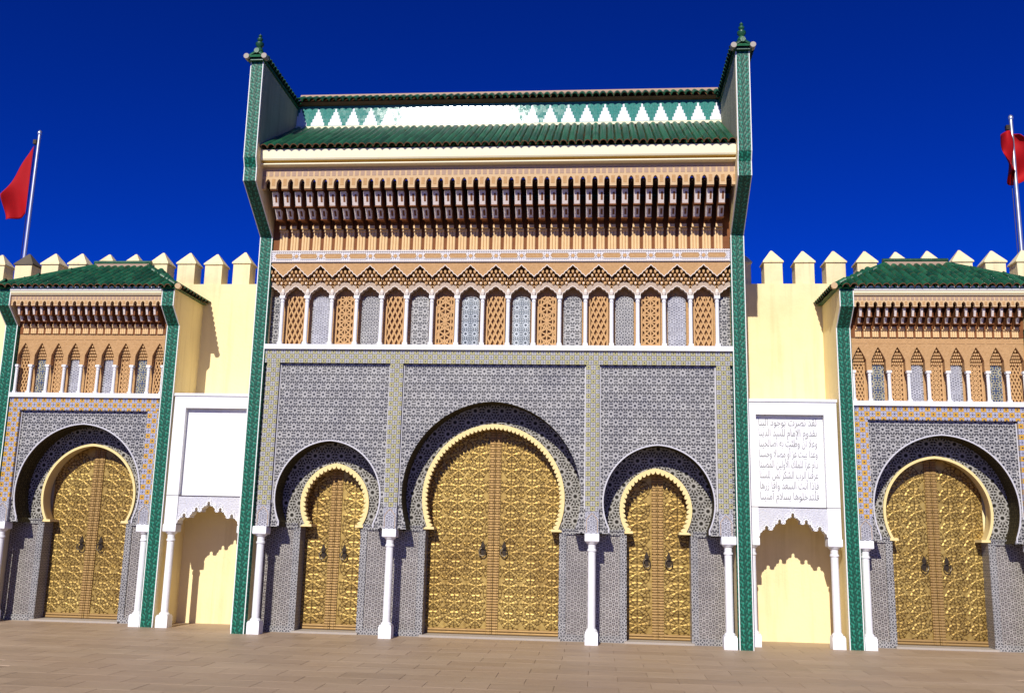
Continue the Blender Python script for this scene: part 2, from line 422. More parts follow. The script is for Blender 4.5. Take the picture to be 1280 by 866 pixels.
def leaf(parent, x0, x1, z1, y, mirror, kz):
    """one brass door leaf with studded stile, rails, star bosses and a ring knocker"""
    wd = x1-x0; b = MB(); b.box(x0, x1, y, y+.07, .045, z1)
    o = b.build('door_leaf', 'brass', parent)
    xi = x1 if mirror < 0 else x0; sgn = -mirror
    st = MB(); a0, a1 = sorted((xi+mirror*.004, xi+mirror*.125))
    st.box(a0, a1, y-.028, y+.001, .05, z1-.01); st.box(a0+.035, a1-.035, y-.04, y-.027, .05, z1-.01)
    st.build('stile', 'brass_bar', o)
    rl = MB(); c0, c1 = (x0, a0-.003) if mirror < 0 else (a1+.003, x1)
    rl.box(c0, c1, y-.026, y+.001, .05, .105); rl.box(c0, c1, y-.018, y+.001, .115, .165); rl.build('rail', 'brass_bar', o)
    nst = int((z1-.2)/.115)
    # studs are tiny: one joined part
    stm = MB()
    for i in range(nst):
        for q in (a0+.017, a1-.017):
            z = .12+i*.115
            stm.add([(q-.012, y-.0285, z-.012), (q+.012, y-.0285, z-.012), (q+.012, y-.0285, z+.012), (q-.012, y-.0285, z+.012), (q, y-.046, z)], [(0, 1, 4), (1, 2, 4), (2, 3, 4), (3, 0, 4)])
    tag(stm.build('stud_row', 'brass', o), kind='stuff')
    # star bosses, staggered rows
    nx = max(1, round((c1-c0)/.46)); px = (c1-c0)/nx; pz = .47*(.5 if nx > 1 else .5)
    rows = int((z1-.2)/.36)+1
    for j in range(rows):
        z = .35+j*.36
        if z > z1-.14: break
        for i in range(nx):
            ob('star_boss', boss_me, o, (c0+(i+.5)*px, y-.002, z), (0, 0, 0), (px/.46, 1, .36/.46*1.15))
        if j < rows-1:
            for i in range(nx-1): ob('small_boss', sboss_me, o, (c0+(i+1)*px, y-.002, z+.18))
    # knocker
    kx = xi+mirror*.235; kb = MB()
    kb.prism([(kx-.045, kz-.05), (kx, kz-.11), (kx+.045, kz-.05), (kx+.035, kz+.05), (kx+.05, kz+.1), (kx, kz+.22), (kx-.05, kz+.1), (kx-.035, kz+.05)], y-.035, y-.004)
    kb.tube([(kx+.075*sin(t*2*pi/16), y-.06-.015*(1-cos(t*2*pi/16)), kz-.03+.085*cos(t*2*pi/16)) for t in range(17)], .014, 6)
    kb.lathe([(.03, -.02), (.03, .02)], 8, kx, y-.05); 
    kb.v[-16:] = [(a, b_, c+kz+.055) for a, b_, c in kb.v[-16:]]
    kb.build('knocker', 'bronze', o)
    return o
def boss(n, R, h):
    b = MB(); vs = [(0, -h*.55, 0)]; fs = []
    for k in range(2*n):
        a = pi*k/n; r = R*(1 if k % 2 == 0 else .72)
        vs.append((.36*R*cos(a), -h*(1.0 if k % 2 == 0 else .25), .36*R*sin(a)))
    for k in range(2*n):
        a = pi*k/n; r = R*(1 if k % 2 == 0 else .80)
        vs.append((.78*R*cos(a), -h*(.95 if k % 2 == 0 else .12), .78*R*sin(a)))
    for k in range(2*n):
        a = pi*k/n; r = R*(1 if k % 2 == 0 else .84)
        vs.append((r*cos(a), .004, r*sin(a)))
    m = 2*n
    for k in range(m):
        k2 = (k+1) % m
        fs += [(0, 1+k2, 1+k), (1+k, 1+k2, 1+m+k2, 1+m+k), (1+m+k, 1+m+k2, 1+2*m+k2, 1+2*m+k)]
    b.add([(x, y, z) for x, y, z in vs], [tuple(reversed(f)) for f in fs]); return b.mesh('boss', 'brass')
boss_me = boss(6, .222, .012); sboss_me = boss(6, .085, .011)

# ------------------------------------------------------------------ the gate front: a generic builder in local coordinates
def lattice(parent, kind, cx, wd, z0, z1, y):
    """pierced stucco screen made of crossing bars in a frame"""
    key = (kind, round(wd, 3), round(z1-z0, 3))
    if key not in LAT:
        b = MB(); H = z1-z0; h = wd/2; bw = .030 if wd > .3 else .022
        def clip(px, pz, dx, dz):
            t0, t1 = -9, 9
            for p, d, lo, hi in ((px, dx, -h, h), (pz, dz, 0, H)):
                if abs(d) < 1e-6:
                    if p < lo or p > hi: return None
                    continue
                a, c = sorted(((lo-p)/d, (hi-p)/d)); t0 = max(t0, a); t1 = min(t1, c)
            return ((px+dx*t0, pz+dz*t0), (px+dx*t1, pz+dz*t1)) if t1-t0 > .03 else None
        dirs = {0: [((.46, 1), .105), ((-.46, 1), .105)], 1: [((1, 1), .12), ((-1, 1), .12), ((1, 0), .17), ((0, 1), .12)],
                2: [((1, .55), .13), ((-1, .55), .13), ((0, 1), .13), ((.5, 1), .26), ((-.5, 1), .26)]}[kind]
        lay = 0
        for (dx, dz), sp in dirs:
            L = sqrt(dx*dx+dz*dz); dx /= L; dz /= L; nx, nz = -dz, dx
            if wd < .3: sp *= .62
            for i in range(-16, 17):
                q = clip(nx*i*sp, H/2+nz*i*sp, dx, dz)
                if q: b.seg(q[0], q[1], bw, .0+lay*.0022, .035+lay*.0022)
            lay += 1
        b.box(-h-.01, -h+.022, -.012, .045, 0, H); b.box(h-.022, h+.01, -.012, .045, 0, H)
        b.box(-h+.022, h-.022, -.010, .045, 0, .025)
        LAT[key] = b.mesh('lattice', 'stucco_lattice')
    return ob('pierced_screen', LAT[key], parent, (cx, y, z0))
LAT = {}

def wing(parent, s, xi, xo, prof_front, zt, yback, green_to):
    """side wall of a gate: ochre plaster body with a carved green front and pale edges; prof_front lists (y,z) upwards"""
    x0, x1 = sorted((s*xi, s*xo))
    body = MB(); pts = [(y+.03, z) for y, z in prof_front] + [(yback, zt), (yback, 0)]
    body.yzprism(pts, x0, x1); body.build('side_wall', 'ochre_plaster', parent)
    g = MB(); e = MB(); sw = .02
    fr = prof_front
    front = [(y, z) for y, z in fr]; inner = [(y+.028, z) for y, z in reversed(fr)]
    def ribbon(mb, a, b, ya, yb):
        L = 0
        for (p, q) in zip(fr, fr[1:]):
            d = sqrt((p[0]-q[0])**2+(p[1]-q[1])**2)
            mb.add([(a, p[0]+ya, p[1]), (b, p[0]+ya, p[1]), (b, q[0]+ya, q[1]), (a, q[0]+ya, q[1]), (a, p[0]+yb, p[1]), (b, p[0]+yb, p[1]), (b, q[0]+yb, q[1]), (a, q[0]+yb, q[1])],
                   [(0, 1, 2, 3), (4, 0, 3, 7), (1, 5, 6, 2)], 0, [(a-(x0+x1)/2, L), (b-(x0+x1)/2, L), (b-(x0+x1)/2, L+d), (a-(x0+x1)/2, L+d)]*2)
            L += d
        p, q = fr[-1], fr[0]
        mb.add([(a, p[0]+ya, p[1]), (b, p[0]+ya, p[1]), (b, p[0]+yb, p[1]), (a, p[0]+yb, p[1])], [(0, 1, 2, 3)])
    ribbon(g, x0+sw, x1-sw, 0, .029); g.build('green_pilaster', 'green_carved_tile', parent)
    ribbon(e, x0, x0+sw-.002, -.004, .029); ribbon(e, x1-sw+.002, x1, -.004, .029); e.build('pale_edge', 'white_plaster', parent)
    # green inner return at the foot
    r = MB(); xa = s*xi
    r.box(min(xa, xa-s*.012), max(xa, xa-s*.012), .0, .14, 0, green_to); r.build('green_return', 'green_carved_tile', parent)

def cornice(parent, hw, ng, yw, yf, zc, zb, zf0, zf1, zm, sc_=1.0):
    """corbel table: pilasters on the wall, tiered corbels, cut fascia. yw wall, yf fascia front, zc corbel foot, zb pilaster foot"""
    p = 2*hw/ng; bw = p*.51; dep = yw-yf
    # tiered corbel
    b = MB(); T = [(.16, zc-.015), (.42, zc+(zf0-zc)*.17), (.72, zc+(zf0-zc)*.50), (.95, zf0-.005)]
    ztop = zf0+.14; prev = 0
    for i, (k, z) in enumerate(T):
        y1 = yw-dep*prev; y0 = yw-dep*k
        b.box(-bw/2*(1-.04*i), bw/2*(1-.04*i), y0, y1-.0005, z, ztop, 0)
        if i in (1, 2):
            zt = T[i+1][1]
            yt = y0-(T[i+1][0]-k)*dep*.62; ya, yb_ = y0-.018*sc_, y0-.001; xa_, xb_ = -bw/2*.96, bw/2*(.96 if sc_ == 1 else .05); za_, zb_ = z+.004*sc_, zt-.02*sc_
            b.add([(xa_, ya, za_), (xb_, ya, za_), (xb_, yb_, za_), (xa_, yb_, za_), (xa_, yt, zb_), (xb_, yt, zb_), (xb_, yb_, zb_), (xa_, yb_, zb_)], [(0, 3, 2, 1), (4, 5, 6, 7), (0, 1, 5, 4), (1, 2, 6, 5), (3, 0, 4, 7)], 1)
            f0, f1 = .25, .78; m0, m1 = ya+(yt-ya)*f0-.004, ya+(yt-ya)*f1-.004; n0, n1 = za_+(zb_-za_)*f0, za_+(zb_-za_)*f1; e0, e1 = -bw/2*.05, bw/2*.66
            if sc_ == 1: b.add([(e0, m0, n0), (e1, m0, n0), (e1, m1, n1), (e0, m1, n1), (e0, m0+.02, n0), (e1, m0+.02, n0), (e1, m1+.02, n1), (e0, m1+.02, n1)], [(0, 1, 2, 3), (1, 5, 6, 2), (4, 0, 3, 7), (3, 2, 6, 7), (0, 4, 5, 1)], 4)
        if i == 0: b.box(-bw/2*1.08, bw/2*1.08, y0-.03*sc_, y0-.001, z-.02*sc_, z+.045*sc_, 3)
        b.box(-bw/2*1.1, bw/2*1.1, y0-.025*sc_, y0+.02, z-.022*sc_, z-.001, 0 if i else 3)
        prev = k
    cm = b.mesh('corbel', ['corbel_brown', 'corbel_white', 'dark_recess', 'stucco_pale', 'corbel_brown'])
    pl = MB(); n = 9; H0, H1 = zb, zc-.04
    w_ = p*.74
    for (fx, fr) in ((-.34, .16), (0, .17), (.34, .16)):
        pl.lathe([(w_*fr, H0), (w_*fr, H1)], 10, w_*fx, yw-.005)
    pl.box(-w_*.5, w_*.5, yw-.035*sc_-.03, yw, H1-.03*sc_, H1+.02*sc_)
    pm = pl.mesh('pilaster', 'stucco_pale')
    for i in range(ng-1):
        x = -hw+(i+1)*p
        ob('corbel', cm, parent, (x, 0, 0)); ob('pilaster', pm, parent, (x, 0, 0))
    # fascia with pointed notches above the gaps
    pts = [(-hw, zf0), (-hw, zf1)][::-1]
    low = []
    nw = (p-bw)*.5*.92; nz = (zf1-zf0)*.46
    for i in range(ng):
        x = -hw+(i+.5)*p
        low += [(x-nw, zf0), (x-nw, zf0+nz*.6), (x-nw*.55, zf0+nz*.88), (x, zf0+nz), (x+nw*.55, zf0+nz*.88), (x+nw, zf0+nz*.6), (x+nw, zf0)]
    poly = [(-hw, zf0)]+low+[(hw, zf0), (hw, zf1), (-hw, zf1)]
    f = MB()
    for i in range(ng):                      # strip by strip so that the faces stay small
        x0 = -hw+i*p; x = x0+p/2
        f.prism([(x0, zf0), (x-nw, zf0), (x-nw, zf0+nz*.6), (x-nw*.55, zf0+nz*.88), (x, zf0+nz), (x, zf1), (x0, zf1)], yf, yf+.1, 0)
        f.prism([(x, zf0+nz), (x+nw*.55, zf0+nz*.88), (x+nw, zf0+nz*.6), (x+nw, zf0), (x0+p, zf0), (x0+p, zf1), (x, zf1)], yf, yf+.1, 0)
    f.build('fascia', 'fascia_stucco', parent)
    q = MB()
    for i in range(2*ng):
        x = -hw+(i+.5)*p/2; q.box(x-p*.17, x+p*.17, yf-.004, yf-.0006, zf0+(zf1-zf0)*.58, zf0+(zf1-zf0)*.86)
    for i in range(ng+1):
        x = -hw+i*p; xa, xb = max(-hw, x-bw*.3), min(hw, x+bw*.3)
        q.box(xa, xb, yf-.004, yf-.0006, zf0+(zf1-zf0)*.14, zf0+(zf1-zf0)*.46, 1)
    tag(q.build('fascia_ornament', ['fascia_ornament', 'stucco_orange'], parent), kind='stuff')
    # soffit behind
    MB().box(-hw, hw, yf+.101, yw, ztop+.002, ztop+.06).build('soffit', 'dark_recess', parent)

# =================================================================== ground
gd = MB().box(-140, 140, -160, 120, -.6, -.034).build('ground', 'dark_ground'); tag(gd, kind='structure')
pv = MB().box(-16, 15, -9.2, 2.6, -.033, -.011).build('pavement', 'joint'); tag(pv, kind='structure')
sl_cache = []
for i in range(6):
    b = MB(); L, Wd = .9475, .5975; j = [random.uniform(-.0008, .0008) for _ in range(8)]; c = .003
    vs = [(0+j[0], 0, 0), (L+j[1], 0, 0), (L+j[2], Wd, 0), (0+j[3], Wd, 0), (c, c, .010), (L-c, c, .010), (L-c, Wd-c, .010), (c, Wd-c, .010)]
    b.add(vs, [(4, 5, 6, 7), (0, 1, 5, 4), (1, 2, 6, 5), (2, 3, 7, 6), (3, 0, 4, 7)]); sl_cache.append(b.mesh('paving_slab', 'paving'))
nr = 0
for r in range(19):
    y = -9.1+r*.6
    for cidx in range(33):
        x = -15.9+cidx*.95+(r % 2)*.46+random.uniform(-.0008, .0008)
        d = Vector((x+.47, y+.3, 0))-CAM; zz = d.dot(fwd); pu, pv_ = d.dot(r2)/zz*1200, -d.dot(u2)/zz*1200
        if abs(pu) > 675 or pv_ > 452: continue                       # outside the photograph's frame
        ob('paving_slab', random.choice(sl_cache), pv, (x, y, -.0105+random.uniform(0, .0012))); nr += 1

# =================================================================== perimeter walls
YW = 1.95
mb_ = MB().box(-.22, .22, 0, .42, 0, .53); merlon_me = mb_.mesh('merlon', 'merlon_plaster')
cb = MB(); cb.add([(-.25, -.03, .531), (.25, -.03, .531), (.25, .45, .531), (-.25, .45, .531), (-.25, -.03, .56), (.25, -.03, .56), (.25, .45, .56), (-.25, .45, .56), (-.02, .19, .87), (.02, .19, .87), (.02, .23, .87), (-.02, .23, .87)],
       [(3, 2, 1, 0), (0, 1, 5, 4), (1, 2, 6, 5), (2, 3, 7, 6), (3, 0, 4, 7), (4, 5, 9, 8), (5, 6, 10, 9), (6, 7, 11, 10), (7, 4, 8, 11), (8, 9, 10, 11)])
cap_me = cb.mesh('cap', 'merlon_plaster'); cap_me2 = cap_me.copy(); cap_me2.materials.clear(); cap_me2.materials.append(MAT['dark_cap_plaster'])
for s, x0, x1, st, step, lab, stain in ((-1, -24, -5.2, -5.90, -.72, 'cream crenellated wall running behind the blank white marble panel', 9), (1, 5.2, 24, 5.69, .727, 'cream crenellated wall running behind the inscribed marble panel', 10)):
    wl = MB().box(x0, x1, YW, YW+.62, -.02, 8.15).build('perimeter_wall', 'ochre_plaster'); tag(wl, lab, 'wall', 'crenellated walls either side of the great gate')
    for k in range(24):
        x = st+step*k
        mo = ob('merlon', merlon_me, wl, (x+random.uniform(-.012, .012), YW+.05, 8.147), (0, random.uniform(-.008, .008), random.uniform(-.03, .03)), (random.uniform(.96, 1.04), 1, random.uniform(.965, 1.03)))
        ob('cap', cap_me2 if k == stain else cap_me, mo)  # the dark cap stands in for another dark object behind the wall

# =================================================================== great gate
G = thing('palace_gate', (0, 0, 0), 'monumental central gate with three brass doors and green tiled roof', 'gate')
HW, SI = 5.45, 5.158
YS, YP, YD = .12, .68, 1.03            # spandrel screen, pier plane, door plane
ARCH = [(-3.565, 2.90, 1.17, .06, 2.36), (0, 3.02, 1.93, .075, 2.36), (3.565, 2.90, 1.17, .06, 2.36)]
RING = [(-3.535, 2.78, .775, .12, 2.32), (0, 2.96, 1.57, .06, 2.32), (3.535, 2.78, .775, .12, 2.32)]
JAMB = [(-3.59, .70), (0, 1.485), (3.59, .70)]

def gate_front(P, hw_in, arches, rings, jambs, ztop_screen, ztop_back, teeth, colxs, zcap, divs, brd, zb0, doorkz, ringw):
    # pier wall with the door openings
    poly = [(-hw_in, 0)]; order = sorted(range(len(arches)), key=lambda i: arches[i][0])
    for i in order:
        jc, jw = jambs[i]; cx, cz, R, e, zf = rings[i]
        poly += [(jc-jw, 0), (jc-jw, zf-.05)] + horseshoe(cx, cz, R-.015, e, zf) + [(jc+jw, zf-.05), (jc+jw, 0)]
    poly += [(hw_in, 0), (hw_in, ztop_back), (-hw_in, ztop_back)]
    b = MB(); b.prism(poly, YP, YD-.002, 0, 1, back=False); b.build('pier_wall', ['zellige_recess', 'cream_trim'], P)
    # pier tile faces below the imposts
    edges = [-hw_in+.02] + sum([[jambs[i][0]-jambs[i][1], jambs[i][0]+jambs[i][1]] for i in order], []) + [hw_in-.02]
    for k in range(0, len(edges), 2):
        a, c = edges[k], edges[k+1]
        q = MB(); q.box(a, c, YP-.02, YP-.0006, .13, 2.22); q.build('pier_tiles', 'zellige_pier', P)
        q = MB(); q.box(a, c, YP-.05, YP-.0006, .0, .128); q.build('skirting', 'zellige_frame', P)
        for jx, sg in ((c, -1), (a, 1)):
            if abs(jx) > hw_in-.1: continue
            q = MB(); q.box(*sorted((jx, jx+sg*.13)), YP-.045, YP-.0206, .129, 2.22); q.box(*sorted((jx, jx-sg*.02)), YP-.04, YD-.003, .0, 2.24)
            q.build('jamb_trim', 'zellige_frame', P)
    # impost mouldings, then the arch lips
    for i in order:
        cx, cz, R, e, zf = rings[i]; ax, az, AR, ae, azf = arches[i]; jc, jw = jambs[i]
        for sg in (-1, 1):
            q = MB(); xo = ax+sg*(AR-.02); xi = jc+sg*(jw+.03)
            q.box(*sorted((xo, xi)), YP-.06, YP-.0007, zf-.10, zf-.02); q.box(*sorted((xo, xi)), YP-.085, YP-.0008, zf-.0195, zf+.02)
            q.build('impost', 'zellige_frame', P)
        r = ring_mesh(cx, cz, R, e, zf, ringw[0], ringw[1], teeth[i], YP-.045, YP+.13 if teeth[i] else YP+.02)
        foot = horseshoe(cx, cz, R, e, zf)[0]; ft = cx-foot[0]
        for sg in (-1, 1):
            r.prism([(cx+sg*(ft+.10), zf-.055), (cx+sg*(ft-.16), zf-.055), (cx+sg*(ft-.15), zf-.0), (cx+sg*(ft+.02), zf-.0)][::1 if sg < 0 else -1], YP-.05, YD-.02)
        r.build('arch_lip', 'cream_trim', P, True)
    # front screen with the great horseshoe openings
    poly = [(-hw_in, zcap)]
    for i in order: poly += [(arches[i][0]-AFOOT[P][i], zcap)] + horseshoe(*arches[i]) + [(arches[i][0]+AFOOT[P][i], zcap)]
    poly += [(hw_in, zcap), (hw_in, ztop_screen), (-hw_in, ztop_screen)]
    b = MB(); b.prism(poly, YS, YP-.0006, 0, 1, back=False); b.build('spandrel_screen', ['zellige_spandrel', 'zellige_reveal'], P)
    for i in order:
        if arches[i][2] > 1.8: continue
        h = horseshoe(*arches[i]); q = MB()
        q.line([(h[0][0]-.0, h[0][1]-.09)]+h+[(h[-1][0], h[-1][1]-.09)], .03, YS-.018, YS-.0006); q.build('arch_outline', 'zellige_edge', P)
    # tiled borders
    bw = .29
    q = MB(); q.box(-hw_in, hw_in, YS-.085, YS-.0007, zb0-.30, zb0); q.build('border_tiles', brd, P, uvoff=(0, zb0))
    for x in divs:
        xa, xb = x-bw/2, x+bw/2
        xa = max(xa, -hw_in); xb = min(xb, hw_in)
        q = MB(); q.box(xa, xb, YS-.085, YS-.0007, zcap+.46, zb0-.302); q.build('border_tiles', brd, P, uvoff=(x-.145, zb0))
        q = MB(); q.box(xa, xb, YS-.085, YS-.0007, zcap+.001, zcap+.458)
        q.line([(xa+.03, zcap+.02), (xa+.03, zcap+.28), (x-.06, zcap+.36), (x, zcap+.42), (x+.06, zcap+.36), (xb-.03, zcap+.28), (xb-.03, zcap+.02)], .016, YS-.093, YS-.0855, 1)
        q.build('column_block', ['zellige_fine', 'spandrel_stucco'], P)
    xs = sorted(divs)
    for a, c in zip(xs, xs[1:]):
        for e_ in (a+bw/2+.015, c-bw/2-.015):
            q = MB(); q.box(e_-.012, e_+.012, YS-.02, YS-.0009, zcap+.5, zb0-.33); q.build('panel_edge', 'zellige_edge', P)
    for x in colxs: column(P, x, .145, 0, zcap-.002, .082, .27, .30, .30, .22)

AFOOT = {G: [1.03, 1.80, 1.03]}
gate_front(G, SI, ARCH, RING, JAMB, 6.141, 6.14, [32, 64, 32], [-4.98, -2.14, 2.17, 4.99], 2.25, [-4.94, -2.145, 2.17, 4.945], 'border_main', 6.141, 2.0, (.058, .118))
for (jc, jw), top in zip(JAMB, (3.66, 4.62, 3.66)):
    kz = 1.83 if jw > 1 else 1.68
    leaf(G, jc-jw-.05, jc-.002, top, YD, -1, kz); leaf(G, jc+.002, jc+jw+.05, top, YD, 1, kz)
    q = MB(); q.box(jc-jw-.03, jc+jw+.03, YP-.12, YD+.07, -.012, .042); q.build('threshold', 'threshold_stone', G)
MB().box(-SI, SI, YD+.08, YW+.3, 0, 10.2).build('core_wall', 'ochre_plaster', G)
MB().box(-SI, SI, YP+.001, YD+.079, 6.142, 9.9).build('upper_wall', 'stucco_orange', G)
PF = [(0, 0), (0, 8.737), (-1.283, 9.618), (-1.283, 9.93), (-1.37, 10.13), (-1.37, 12.37)]
for s in (-1, 1):
    wing(G, s, SI, HW, PF, 12.37, YW+.6, 8.7)
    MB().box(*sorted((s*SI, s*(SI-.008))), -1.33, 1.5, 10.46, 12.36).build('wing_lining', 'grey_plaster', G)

# arcade ------------------------------------------------------------
ZL = 6.25
MB().box(-SI, SI, -.02, YP, 6.1415, ZL).build('ledge', 'marble', G)
MB().box(-SI, SI, .34, YP+.0005, ZL+.0005, 8.14).build('arcade_back', 'stucco_orange', G)
P_ = .571
def bay_arch(p, z0, hw, rise):
    return [(hw, z0), (hw*.96, z0+rise*.22), (hw*.74, z0+rise*.36), (hw*.66, z0+rise*.56), (hw*.38, z0+rise*.66), (hw*.28, z0+rise*.86), (0, z0+rise)]
def main_bay():
    b = MB(); h = P_/2; z0 = 7.385
    half = bay_arch(P_, z0+.02, .225, .20)
    arc = [(-x, z) for x, z in half]+[(x, z) for x, z in reversed(half[:-1])]
    b.prism([(-h, z0)]+[(-.225, z0)]+arc+[(.225, z0), (h, z0), (h, 7.60), (0, 7.72), (-h, 7.60)], .12, .24, 0)
    b.line([(-.235, z0+.005)]+[(x*1.03, z+.008) for x, z in arc]+[(.235, z0+.005)], .016, .098, .1195, 1)
    b.lathe([(.035, 7.40), (.05, 7.46), (.028, 7.53), (.008, 7.55)], 8, -h, .10, 1)
    zz = [(-h, 7.80), (-.235, 7.86), (-.2, 7.87), (-.165, 7.93), (-.13, 7.94), (-.09, 8.0), (-.06, 8.01), (0, 8.075)]
    zz = zz+[(-x, z) for x, z in reversed(zz[:-1])]
    b.prism(zz+[(h, 8.142), (-h, 8.142)], .03, .10, 2)
    b.line([(x, z+.004) for x, z in zz], .016, .008, .0295, 1)
    def topz(x): return 7.80+.262*(1-abs(x)/h)
    def lowz(x): return 7.70-.14*(abs(x)/h)**2
    for r in range(6):
        z = 7.575+r*.084
        for k in range(-4, 5):
            x = k*.0952+(.0476 if r % 2 else 0)
            if abs(x) > h+.001 or z < lowz(x)-.01 or z+.05 > topz(x)+.012: continue
            y = .112-.019*r; xl, xr = max(-h, x-.036), min(h, x+.036)
            w_ = .033 if r < 3 else .026
            pts = [(x-w_, z+.016), (x-w_*.85, z+.0), (x-w_*.30, z-.014), (x, z-.034), (x+w_*.30, z-.014), (x+w_*.85, z), (x+w_, z+.016), (x+w_*.8, z+.052), (x-w_*.8, z+.052)]
            b.prism([(min(h, max(-h, a_)), c_) for a_, c_ in pts], y, .3395, 3)
            if r < 4: b.prism([(x-w_*.45, z+.010), (x, z-.010), (x+w_*.45, z+.010), (x+w_*.4, z+.036), (x-w_*.4, z+.036)], y-.018, y-.0005, 1 if (k+r) % 2 else 3)
    return b.mesh('muqarnas_bay', ['spandrel_stucco', 'stucco_white', 'stucco_orange', 'stucco_lattice'])
bay_me = main_bay()
gp = {'a': 'zellige_fine', 'b': 'zellige_star', 'c': 'zellige_spandrel'}
def tilepanel(parent, mat, cx, wd, z0, z1, y, nm='tile_panel'):
    key = (mat, round(wd, 3), round(z1-z0, 3))
    if key not in LAT:
        b = MB(); h = wd/2; H = z1-z0
        arc = [(h*cos(pi*k/10), H-h*.55+h*.55*sin(pi*k/10)) for k in range(11)]
        b.prism([(-h, 0), (h, 0)]+arc, 0, .03)
        b.line([(h-.012, .01)]+[(x*.95, z-.012) for x, z in arc]+[(-h+.012, .01), (h-.012, .01)], .016, -.006, -.0005, 1)
        LAT[key] = b.mesh('tile_panel', [mat, 'zellige_frame'])
    return ob(nm, LAT[key], parent, (cx, y, z0))
for k in range(-9, 10):
    x = k*P_; ob('muqarnas_bay', bay_me, G, (x, 0, 0))
    if abs(k) == 9:
        sg = 1 if k > 0 else -1; q = MB(); q.box(*sorted((sg*4.92, sg*5.15)), .27, .30, ZL+.02, 7.4); q.build('tile_panel', 'zellige_spandrel', G); continue
    if k % 2 == 0: lattice(G, {0: 0, 2: 2, 4: 0, 6: 1, 8: 0}[abs(k)], x, .40, ZL+.01, 7.41, .265)
    else: tilepanel(G, {1: 'zellige_star', 3: 'zellige_spandrel', 5: 'zellige_frame', 7: 'zellige_fine'}[abs(k)], x, .40, ZL+.012, 7.42, .285)
for k in range(18):
    column(G, -8.5*P_+k*P_, .115, ZL, 7.384, .043, .105, .08, .12, .085, 'colonnette')
# inscription band ----------------------------------------------------
MB().box(-SI, SI, .0, .30, 8.143, 8.425).build('inscription_band', 'inscription_band', G)
q = MB()
for z in (8.165, 8.400): q.box(-SI+.03, SI-.03, -.012, -.0006, z-.012, z+.012)
q.build('band_edge', 'stucco_white', G)
cm = MB(); cm.prism([(-.20, 8.283), (-.17, 8.235), (.17, 8.235), (.20, 8.283), (.17, 8.331), (-.17, 8.331)], -.010, -.0007, 0)
cm.line([(-.22, 8.283), (-.18, 8.218), (.18, 8.218), (.22, 8.283), (.18, 8.348), (-.18, 8.348), (-.22, 8.283)], .016, -.014, -.0008, 1)
cm = cm.mesh('cartouche', ['stucco_orange', 'stucco_white'])
rm = MB(); rm.prism([(.055*(1 if k % 2 == 0 else .6)*cos(pi*k/8), 8.283+.055*(1 if k % 2 == 0 else .6)*sin(pi*k/8)) for k in range(16)], -.010, -.0007); rm = rm.mesh('band_rosette', 'stucco_lattice')
for k in range(18):
    x = (k-8.5)*.571; ob('cartouche', cm, G, (x, 0, 0))
    if k < 17: ob('band_rosette', rm, G, (x+.2855, 0, 0))
# corbel table and mouldings -----------------------------------------
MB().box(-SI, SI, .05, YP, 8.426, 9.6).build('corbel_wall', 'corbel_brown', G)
cornice(G, SI, 40, .05, -.90, 8.93, 8.43, 9.57, 10.065, 10.0)
def moulding(P, hw, yf, zs, ov):
    a = MB(); a.yzprism([(yf-.10*ov, zs[0]), (yf-.13*ov, zs[0]+.012), (yf-.13*ov, zs[1]), (yf+.3, zs[1]), (yf+.3, zs[0])], -hw, hw); a.build('lower_moulding', 'cream_moulding', P)
    a = MB(); a.yzprism([(yf-.03*ov, zs[1]+.001), (yf-.05*ov, zs[2]-.012), (yf-.12*ov, zs[2]), (yf+.3, zs[2]), (yf+.3, zs[1]+.001)], -hw, hw); a.build('cove_moulding', 'shaded_moulding', P)
    a = MB(); a.yzprism([(yf-.155*ov, zs[2]+.001), (yf-.17*ov, zs[2]+.03), (yf-.19*ov, zs[3]), (yf+.3, zs[3]), (yf+.3, zs[2]+.001)], -hw, hw); a.build('upper_moulding', 'cream_moulding', P)
moulding(G, SI, -.90, (10.067, 10.105, 10.168, 10.40), 1.2)
# roof -----------------------------------------------------------------
def tiled_slope(roof, xs, yA, zA, yB, zB, rows, me, topcut=None):
    ang = atan2(zB-zA, yB-yA); L = sqrt((yB-yA)**2+(zB-zA)**2); st = L/rows
    for x in xs:
        for r in range(rows):
            d = r*st
            if topcut and d > topcut(x): continue
            ob('roof_tile', me, roof, (x+random.uniform(-.004, .004), yA+cos(ang)*d, zA+sin(ang)*d+random.uniform(0, .006)), (ang+.035, 0, random.uniform(-.012, .012)))
YF = 1.05; ZF = 11.86
rf = MB(); rf.yzprism([(-1.10, 10.402), (YF, ZF-.12), (YF, ZF-.3), (-.9, 10.402)], -SI, SI); roof = rf.build('roof', 'green_glazed_tile', G)
tm = tile_mesh(.172, .62)
nt_ = 61; xs = [-SI+.085+i*(2*SI-.17)/(nt_-1) for i in range(nt_)]
tiled_slope(roof, xs, -1.20, 10.405, YF-.02, ZF-.09, 5, tm)
